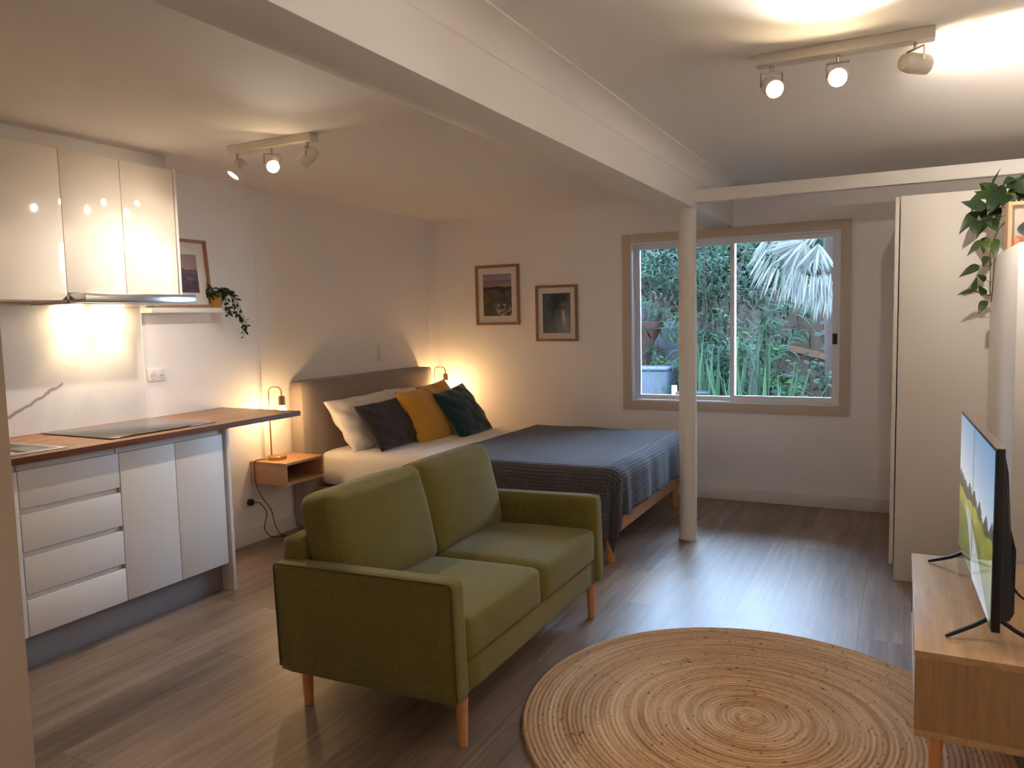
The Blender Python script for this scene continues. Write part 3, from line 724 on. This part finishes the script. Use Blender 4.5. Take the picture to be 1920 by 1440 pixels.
b.bm.transform((Matrix.Translation(tv.location) @ Matrix.Rotation(radians(2.0), 4, 'Z')).inverted()); b.obj('power_cord', M['black'], tv, smooth=60)

# ------------------------------------------------------------------ wardrobe, plant, small frame
w = thing('wardrobe', (3.95, 5.05, 0), 'tall plain white wardrobe at the right, beside the window wall', 'wardrobe')
box('end_panel', M['satin'], 3.684, 4.30, 4.353, 4.371, 0, 1.966, w, .0015); box('carcass', M['carc'], 3.69, 4.30, 4.372, 5.79, .085, 1.962, w)
box('plinth', M['carc'], 3.72, 4.28, 4.372, 5.79, 0, .084, w)
for i in range(3): box('door', M['satin'], 3.660, 3.679, 4.358+i*.477+.0015, 4.358+(i+1)*.477-.0015, .082, 1.964, w, .0015)
pf = thing('box_frame', (4.105, 3.905, 1.638), 'pale timber box frame with small photo on top of the half wall', 'picture frame')
rotf = Matrix.Translation((4.085, 3.92, 1.638)) @ Matrix.Rotation(radians(8), 4, 'Z')
def fbox(name, m, x0, x1, y0, y1, z0, z1, par=pf):
    b = B().box(x0, x1, y0, y1, z0, z1); b.bm.transform(rotf); return b.obj(name, m, par)
b = B().box(0, .014, -.05, 0, 0, .205).box(.226, .24, -.05, 0, 0, .205).box(.014, .226, -.05, 0, 0, .014).box(.014, .226, -.05, 0, .191, .205); b.bm.transform(rotf); b.obj('frame', M['pinebox'], pf)
fbox('backing', M['mat'], .014, .226, -.012, -.004, .014, .191)
def art_small(u_, v):
    c = mixc((150, 138, 130), (178, 168, 156), v+fbm(u_*2, v*2)*.3)
    if v < .24+.06*fbm(u_*4, 1): c = mixc((150, 92, 66), (196, 132, 100), fbm(u_*6, v*6)+.5)
    d = hypot((u_-.55)/.42, (v-.44)/.24)
    if d < 1: c = mixc((42, 50, 46), (84, 92, 84), fbm(u_*7, v*7)+.3)
    if .3 < u_ < .8 and .36 < v < .62: c = mixc(c, (120, 146, 170), .3) if (abs(v-.6) < .03 or abs(u_-.32) < .03) else mixc((20, 26, 22), (56, 72, 52), fbm(u_*14, v*14)+.4)
    return c
o = painted('photo', M['art'], art_small, rotf @ Vector((.016, -.013, .016)), rotf.to_3x3() @ Vector((.208, 0, 0)), (0, 0, .173), 50, 50, pf)
hp = thing('hanging_pothos', (4.22, 4.20, 1.638), 'trailing heart-leaf plant spilling over the half wall beside the wardrobe', 'potted plant')
c0 = Vector((4.235, 4.19, 1.638))
B().lathe([(.055, 0), (.062, .01), (.078, .12), (.074, .125), (.07, .11)], c0, 32).obj('pot', M['plantpot'], hp, smooth=50)
B().lathe([(.069, .10), (.069, .108)], c0, 24).obj('soil', M['soil'], hp)
its = []; bst = B()
tp = c0+Vector((0, 0, .11))
def Q(a_, b_, y=4.16): return Vector((3.891+a_*.00042, y, 2.043-b_*.000486))
spec = [(420,300,230,248,90,.15), (380,260,270,170,75,.2), (330,400,100,355,110,.1), (260,400,105,605,110,.2), (480,240,340,180,100,.25), (480,250,400,450,130,.1), (340,330,300,480,130,.05), (240,500,235,668,120,.1), (345,500,250,645,100,.2),
        (400,490,430,610,110,.15), (300,690,178,832,72,.35), (350,650,330,800,95,.95), (420,700,420,865,80,.55), (465,680,480,790,60,.5), (300,915,118,1022,92,.3), (350,840,315,935,72,.3), (362,1060,285,1020,62,.35), (245,1150,98,1198,52,.45),
        (238,1155,250,1048,62,.6), (360,1200,298,1125,72,.35), (352,1250,288,1372,82,.3), (380,185,447,45,24,.15), (520,200,718,112,85,.1), (560,200,720,335,130,.1), (600,180,735,250,95,.2), (525,255,585,355,62,.85), (500,330,415,425,115,.15),
        (620,230,540,335,115,.1), (700,160,775,310,120,.15), (700,200,850,170,120,.2), (800,190,900,330,120,.2), (430,280,380,430,125,.08), (480,320,440,460,110,.12), (520,290,470,400,110,.1), (420,220,330,290,110,.1), (470,380,500,500,90,.12), (560,230,500,250,95,.15), (510,230,560,330,110,.1), (760,180,640,150,110,.1), (360,250,190,330,95,.2), (440,350,350,420,110,.1), (250,300,200,420,90,.15), (440,200,520,310,110,.1), (330,440,380,560,100,.12), (560,150,470,215,80,.2), (690,240,640,340,100,.12)]
for k_, (a_, b_, c_, d_, w_, sh_) in enumerate(spec):
    y_ = 4.15+.05*sin(k_*2.4)-(.03 if a_ > 500 else 0); bs = Q(a_, b_, y_); ti = Q(c_, d_, y_-.04)
    v_ = ti-bs; L = v_.length
    if a_ < 520: bs.x = min(bs.x, 4.072); ti.x = min(ti.x, 4.072)
    its.append((bs, v_+Vector((0, 0, .12*L)), Vector((-.15, -1, .25))+rv(.15), L, w_*.00042*1.12, sh_))
    if b_ < 640: bst.tube([tp, (tp+bs)/2+Vector((0, -.01, .05)), bs], .0017, 5, cap=False)
main = smoothpath([tp, (4.13, 4.15, 1.80), (4.071, 4.16, 1.72), (4.0715, 4.155, 1.62), (4.069, 4.155, 1.52), (4.066, 4.155, 1.45), (4.064, 4.155, 1.43)])
bst.tube(main, .0024, 6, cap=False); bst.tube(smoothpath([tp, (4.11, 4.13, 1.78), (4.058, 4.15, 1.68), (4.057, 4.155, 1.55), (4.058, 4.155, 1.46)]), .0019, 6, cap=False)
for k_, z_ in ((10, 1.70), (14, 1.60), (15, 1.63), (16, 1.52), (17, 1.455), (18, 1.46), (19, 1.47), (20, 1.43)):
    a_, b_ = spec[k_][:2]; e_ = Q(a_, b_, 4.15); bst.tube([(4.067, 4.155, z_), ((4.067+e_.x)/2, 4.15, (z_+e_.z)/2-.008), e_], .0014, 5, cap=False)
leafmesh(its, 'leaves', M['pothos'], hp, 'heart'); bst.obj('vines', M['stem'], hp)

# ------------------------------------------------------------------ track lights
def head(parent, x, y, z, d, spread=120):
    """one swivelling spot: yoke from the bar, cylinder pointing along d"""
    d = Vector(d).normalized(); rot = d.to_track_quat('Z', 'Y').to_matrix().to_4x4()
    c_ = Vector((x, y, z))
    s_ = B().lathe([(.010, -.052), (.024, -.046), (.031, -.02), (.031, .042), (.028, .042), (.027, .034), (.0, .034)], c_, 32, rot).obj('spotlight', M['whitem'], parent, smooth=35)
    B().lathe([(.0265, .0345), (.0265, .037)], c_, 28, rot).obj('lens', M['lens'], s_)
    sd = d.cross(Vector((0, 0, 1))).normalized(); b = B()
    zt = ZC-.036
    a0 = c_+sd*.036; a1 = c_-sd*.036; tz = Vector((0, 0, z+.045-c_.z))
    for p_ in ((a0, a0+tz), (a0+tz, a1+tz), (a1, a1+tz)): b.tube([p_[0], p_[1]], .0032, 6)
    b.tube([c_+tz, Vector((x, y, zt))], .006, 8); b.obj('bracket', M['chrome'], s_, smooth=50)
    li = bpy.data.lights.new('spot_beam', 'SPOT'); lo = bpy.data.objects.new('spot_beam', li); COL.objects.link(lo)
    lo.location = c_+d*.048; lo.rotation_euler = d.to_track_quat('-Z', 'Y').to_euler()
    li.color = (1, .90, .77); li.spot_size = radians(spread); li.spot_blend = 1; li.shadow_soft_size = .022
    return li
def track(x0, x1, y, label, heads):
    t_ = thing('track_light', ((x0+x1)/2, y, ZC-.036), label, 'ceiling light', 'white three-head track lights')
    B().box(x0, x1, y-.03, y+.03, ZC-.036, ZC, .004).obj('bar', M['whitem'], t_, smooth=40)
    B().lathe([(.004, 0), (.004, .002)], ((x0+x1)/2, y-.0305, ZC-.018), 10, Matrix.Rotation(pi/2, 4, 'X')).obj('screw', M['chrome'], t_)
    for hx, hz, d, pw, sp in heads:
        li = head(t_, hx, y, hz, d, sp); li.energy = pw
    return t_
track(.735, 1.265, 2.82, 'white three-head track light on the ceiling near the kitchen cabinets', ((.775, 2.165, (-.30, -.52, -.80), 13, 88), (1.0, 2.165, (.72, -.62, -.52), 20, 95), (1.225, 2.17, (-.74, -.32, -.72), 15, 95)))
track(3.24, 3.78, 2.81, 'white three-head track light on the ceiling right of the beam', ((3.29, 2.17, (.42, -.85, -.48), 26, 115), (3.50, 2.17, (.05, -.95, -.32), 24, 110), (3.725, 2.175, (.70, .62, -.02), 30, 135)))
for y in (2.40, 2.62):
    li = bpy.data.lights.new('hood_beam', 'SPOT'); lo = bpy.data.objects.new('hood_beam', li); COL.objects.link(lo)
    lo.location = (.085, y, 1.503); li.energy = 3.2; li.color = (1, .76, .50); li.spot_size = radians(84); li.spot_blend = .7; li.shadow_soft_size = .02

# ------------------------------------------------------------------ garden outside
M['soilg'] = plain('garden_soil', (62, 52, 44), .95, var=.35, scale=4)
M['fence'] = wood('weathered_fence_timber', (32, 21, 14), (58, 42, 28), 'z', .8, .6)
M['rail'] = wood('brown_fence_rail', (62, 40, 24), (92, 62, 40), 'x', .8)
M['leafA'] = m_leaf('fine_green_leaf', (3, 15, 9), (22, 58, 32), .65, .08)
M['leafB'] = m_leaf('blue_green_leaf', (4, 20, 15), (30, 66, 50), .65, .08)
M['leafC'] = m_leaf('bright_fern_leaf', (14, 40, 14), (60, 100, 44), .65, .08)
M['flax'] = m_leaf('flax_blade', (10, 32, 20), (72, 100, 72), .65, .08)
M['palm'] = m_leaf('bleached_palm_leaf', (52, 60, 54), (140, 144, 138), .65, .08)
M['bark'] = plain('dark_bark', (52, 40, 34), .9, var=.3)
M['bin'] = plain('slate_blue_plastic', (44, 56, 70), .45, var=.04)
M['stone'] = plain('blue_grey_stone', (42, 46, 54), .85, var=.25, scale=6)
M['terra'] = plain('terracotta_clay', (62, 38, 30), .8, var=.15)
M['brick'] = plain('painted_brick', (150, 132, 120), .85, var=.12)
ub = B().box(-4.5, 9, YB, YB+.12, ZC+.121, 8.5).box(-4.5, -.121, YB, YB+.12, -.15, ZC+.12).box(XR+.121, 9, YB, YB+.12, -.15, ZC+.12)
struct(ub.obj('wall_sky_block', M['brick']))  # unseen house wall, added to keep sky light off the garden leaves
struct(box('ground', M['soilg'], -7, 12, YB+.14, 18, -.25, -.15))
g = random.Random(11)
def shrub(name, label, cat, c, rad, hgt, n, L, Wd, mat, kind='lance', droop=.3, group=None, tips=10):
    """an irregular bush: sprays of narrow leaves round many twigs"""
    t_ = thing(name, (c[0], c[1], -.15), label, cat, group); its = []; st = B()
    nt_ = max(8, n//26)
    for k in range(nt_):
        a = g.uniform(0, 2*pi); e = g.random()**.5; zz = g.random()**.8
        tipp = Vector((c[0]+cos(a)*rad*e*(.75+.5*zz), c[1]+sin(a)*rad*e*.8, -.15+hgt*(.12+.9*zz)*(1-.25*e*e)))
        d = Vector((cos(a)*.6, sin(a)*.6-.3, g.uniform(-.2, .7))).normalized()
        if k % 3 == 0: st.tube([(c[0]+cos(a)*.1, c[1]+sin(a)*.1, -.15), (c[0]+cos(a)*rad*e*.5, c[1]+sin(a)*rad*e*.4, tipp.z*.6), tipp], .012, 5, cap=False, taper=.003)
        sp_ = .26
        for i in range(26):
            q = tipp+d*(g.uniform(-.5, .5)*sp_*1.4)+Vector((g.gauss(0, .05), g.gauss(0, .05), g.gauss(0, .05)))
            ld = d*.6+Vector((g.uniform(-1, 1), g.uniform(-1, 1), g.uniform(-.9-droop, .7-droop)))
            its.append((q, ld, Vector((g.uniform(-.6, .6), -.5, 1)), L*g.uniform(.6, 1.2), Wd*g.uniform(.7, 1.2), min(1, max(0, g.gauss(.42, .28)))))
    leafmesh(its, 'foliage', mat, t_, kind); st.obj('branches', M['bark'], t_)
    return t_
grp = 'shrubs beyond the window'
shrub('shrub', 'large fine-leaved green shrub filling the middle of the window', 'shrub', (1.75, 8.8, 0), 1.0, 2.85, 5200, .15, .022, M['leafA'], 'lance', .35, grp)
shrub('shrub', 'blue-green feathery shrub at the upper left of the window', 'shrub', (.55, 9.3, 0), 1.05, 3.0, 4200, .17, .024, M['leafB'], 'lance', .45, grp)
shrub('shrub', 'tall green shrub behind the palm fronds', 'shrub', (2.4, 12.0-.45, 0), .9, 3.0, 3600, .16, .024, M['leafA'], 'lance', .3, grp)
shrub('shrub', 'blue-green shrub just right of the post in the window', 'shrub', (1.95, 8.0, 0), .42, 1.55, 1700, .13, .018, M['leafB'], 'lance', .2, grp)
shrub('fern', 'bright green feathery fern leaning over the flax', 'fern', (2.38, 8.25, 0), .26, 1.35, 900, .11, .016, M['leafC'], 'lance', .1, grp)
shrub('shrub', 'small round-leaved shrub at the lower right of the window', 'shrub', (2.98, 8.0, 0), .36, .98, 620, .075, .042, M['leafA'], 'oval', .1, grp)
shrub('shrub', 'dark leafy climber on the fence at the right of the window', 'shrub', (3.25, 9.2, 0), .38, 1.5, 900, .09, .04, M['leafA'], 'oval', .2, grp)
shrub('shrub', 'low green groundcover beside the slate-blue bin', 'shrub', (1.30, 8.2, 0), .30, 1.0, 700, .09, .016, M['leafC'], 'lance', .3, grp)
hg = thing('hedge', (2.0, 12.2, -.15), 'tall dark dense hedge added to close sky gaps beyond the garden', 'hedge')  # added backing that hides bright sky between the shrubs
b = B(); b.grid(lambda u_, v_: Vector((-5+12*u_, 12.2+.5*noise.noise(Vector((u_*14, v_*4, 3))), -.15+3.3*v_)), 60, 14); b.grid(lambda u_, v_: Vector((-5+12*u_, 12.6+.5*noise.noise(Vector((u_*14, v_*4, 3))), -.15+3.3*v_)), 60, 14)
b.obj('dark_backing', plain('hedge_shade_sheet', (26, 34, 24), .95, var=.3), hg)  # solid dark sheets standing in for shade between the leaves
its = []
for k in range(6500):
    u_, v_ = g.random(), g.random(); q = Vector((-4.2+10*u_, 12.0+.5*noise.noise(Vector((u_*12, v_*4, 3)))-g.random()*.3, -.1+3.3*v_))
    its.append((q, (g.uniform(-1, 1), g.uniform(-.6, .2), g.uniform(-1, .5)), (g.uniform(-.5, .5), -.7, .8), g.uniform(.12, .24), g.uniform(.04, .07), g.random()*.6))
leafmesh(its, 'foliage', M['leafA'], hg, 'lance')
# flax clumps
def flax(c, n, L, label, spread=.9):
    t_ = thing('flax_plant', (c[0], c[1], -.15), label, 'flax', 'flax clumps'); its = []
    for k in range(n):
        a = g.uniform(0, 2*pi); e = g.uniform(.1, spread)
        d = Vector((cos(a)*e, sin(a)*e, 1)); its.append((Vector(c)+Vector((cos(a)*.06, sin(a)*.06, -.15)), d, Vector((cos(a), sin(a), -e)), L*g.uniform(.7, 1.1), .05, g.uniform(.1, .9)))
    return leafmesh(its, 'blades', M['flax'], t_, 'strap')
flax((2.08, 7.35, 0), 34, 1.3, 'spiky flax clump below the middle of the window', .85)
flax((2.50, 7.35, 0), 34, 1.3, 'pale spiky flax clump at the lower centre of the right pane', .95)
# palm with hanging bleached fronds
t_ = thing('palm_tree', (2.95, 7.9, -.15), 'palm with pale drooping fronds at the upper right of the window', 'palm tree')
its = []; hub = Vector((2.86, 7.75, 2.06))
for hub_, n, L, a0, a1 in ((hub, 44, .62, 165, 300), (Vector((3.0, 7.6, 2.02)), 34, .55, 225, 300), (Vector((3.03, 7.85, 1.75)), 30, .42, 215, 310), (Vector((2.98, 8.0, 2.2)), 30, .6, 150, 250)):
    for k in range(n):
        a = radians(a0+(a1-a0)*k/(n-1)+g.uniform(-2, 2))
        d = Vector((cos(a), g.uniform(-.25, .1), sin(a)*.9))
        its.append((hub_, d, Vector((0, -1, .15)), L*g.uniform(.5, 1.05)*.6, .024, g.uniform(.1, .95)))
        e = hub_+d.normalized()*L*.55
        for q in range(2): its.append((e+Vector((g.gauss(0, .01), g.gauss(0, .02), 0)), d*.45+Vector((g.uniform(-.25, .1), g.uniform(-.2, .2), -.75)), Vector((0, -1, .2)), L*g.uniform(.3, .6), .012, g.uniform(.3, 1)))
leafmesh(its, 'fronds', M['palm'], t_, 'lance')
B().tube([(3.12, 8.1, -.15), (3.10, 8.1, 1.0), (3.08, 8.05, 2.6)], .07, 14, taper=.09).obj('trunk', M['bark'], t_, smooth=50)
# fence
f = thing('timber_fence', (2.6, 10.4, -.15), 'brown vertical-board timber fence behind the garden plants', 'fence')
b = B()
for k in range(46):
    x = -2.2+k*.155; b.box(x, x+.15, 10.9, 10.92, -.15, 1.6).box(x-.04, x+.06, 10.925, 10.94, -.15, 1.72+.01*g.uniform(-1, 1))
b.obj('boards', M['fence'], f); B().prism([(2.1, 10.86, .95), (3.6, 10.86, .55), (3.6, 10.86, .63), (2.1, 10.86, 1.03)], (0, .035, 0)).obj('rail', M['rail'], f)
bn = thing('compost_bin', (1.42, 7.55, -.15), 'slate-blue plastic bin at the lower left of the window', 'bin')
B().box(1.22, 1.585, 7.55, 7.95, -.15, .84, .02).obj('body', M['bin'], bn, smooth=40); B().box(1.21, 1.595, 7.54, 7.96, .841, .868, .008).obj('lid', M['bin'], bn, smooth=40)
tag(box('stake', M['trimw'], 1.655, 1.70, 7.5, 7.54, -.15, .70, bev=.003), 'short white stake beside the slate-blue bin', 'stake')
tag(box('planter_box', M['black'], 1.77, 2.14, 7.2, 7.42, -.15, .665, bev=.01), 'dark planter box below the middle of the window', 'planter')
def rock(c, r, label):
    b = B(); bmesh.ops.create_icosphere(b.bm, subdivisions=3, radius=1)
    for v in b.bm.verts: v.co = Vector((v.co.x*r[0], v.co.y*r[1], v.co.z*r[2]))*(1+.28*noise.noise(v.co*1.7+Vector(c)))+Vector(c)
    return tag(b.obj('garden_rock', M['stone'], smooth='all'), label, 'rock', 'rocks in the garden wall')
rock((1.32, 8.62, .55), (.30, .25, .75), 'large blue-grey rock at the left of the window')
rock((.90, 8.9, .62), (.36, .3, .85), 'blue-grey rock at the left edge of the window')
tag(B().lathe([(.12, 0), (.19, .02), (.21, 1.38), (.23, 1.40), (.23, 1.48), (.19, 1.48)], (1.00, 8.62, -.15), 28).obj('terracotta_urn', M['terra'], smooth=40), 'tall terracotta urn among the plants at the left of the window', 'urn')

# ------------------------------------------------------------------ sky, portal, camera, view
wd = bpy.data.worlds.new('overcast_sky'); SC.world = wd; wd.use_nodes = True
nt = wd.node_tree; bg = nt.nodes['Background']; bg.inputs[0].default_value = (.46, .68, 1, 1); bg.inputs[1].default_value = 13.5
pl = bpy.data.lights.new('window_portal', 'AREA'); pl.shape = 'RECTANGLE'; pl.size = WX1-WX0; pl.size_y = WZ1-WZ0; pl.cycles.is_portal = True
po = bpy.data.objects.new('window_portal', pl); COL.objects.link(po); po.location = ((WX0+WX1)/2, YB+.115, (WZ0+WZ1)/2); po.rotation_euler = (-pi/2, 0, 0)

CX, CY, CZ = 3.7082, 0.0, 1.4010; yaw, pitch, roll, fl = -.473504, -.0852107, -.0227413, 1.43547
cy_, sy_, cp, sp_ = cos(yaw), sin(yaw), cos(pitch), sin(pitch)
fw = Vector((sy_*cp, cy_*cp, sp_)); rt = Vector((cy_, -sy_, 0)); up = rt.cross(fw)
r2 = rt*cos(roll)+up*sin(roll); u2 = up*cos(roll)-rt*sin(roll)
cam = bpy.data.cameras.new('camera'); cam.sensor_width = 36; cam.lens = fl*1000/1920*36; cam.clip_start = .02
co = bpy.data.objects.new('camera', cam); COL.objects.link(co)
co.matrix_world = Matrix(((r2.x, u2.x, -fw.x, CX), (r2.y, u2.y, -fw.y, CY), (r2.z, u2.z, -fw.z, CZ), (0, 0, 0, 1)))
SC.camera = co
vs_ = SC.view_settings; vs_.view_transform = 'Standard'; vs_.look = 'None'; vs_.gamma = 1; vs_.exposure = 1.6; vs_.use_curve_mapping = False
SC.cycles.use_denoising = True; SC.cycles.max_bounces = 14; SC.cycles.diffuse_bounces = 10; SC.cycles.sample_clamp_indirect = 8
SC.cycles.caustics_reflective = False; SC.cycles.caustics_refractive = False
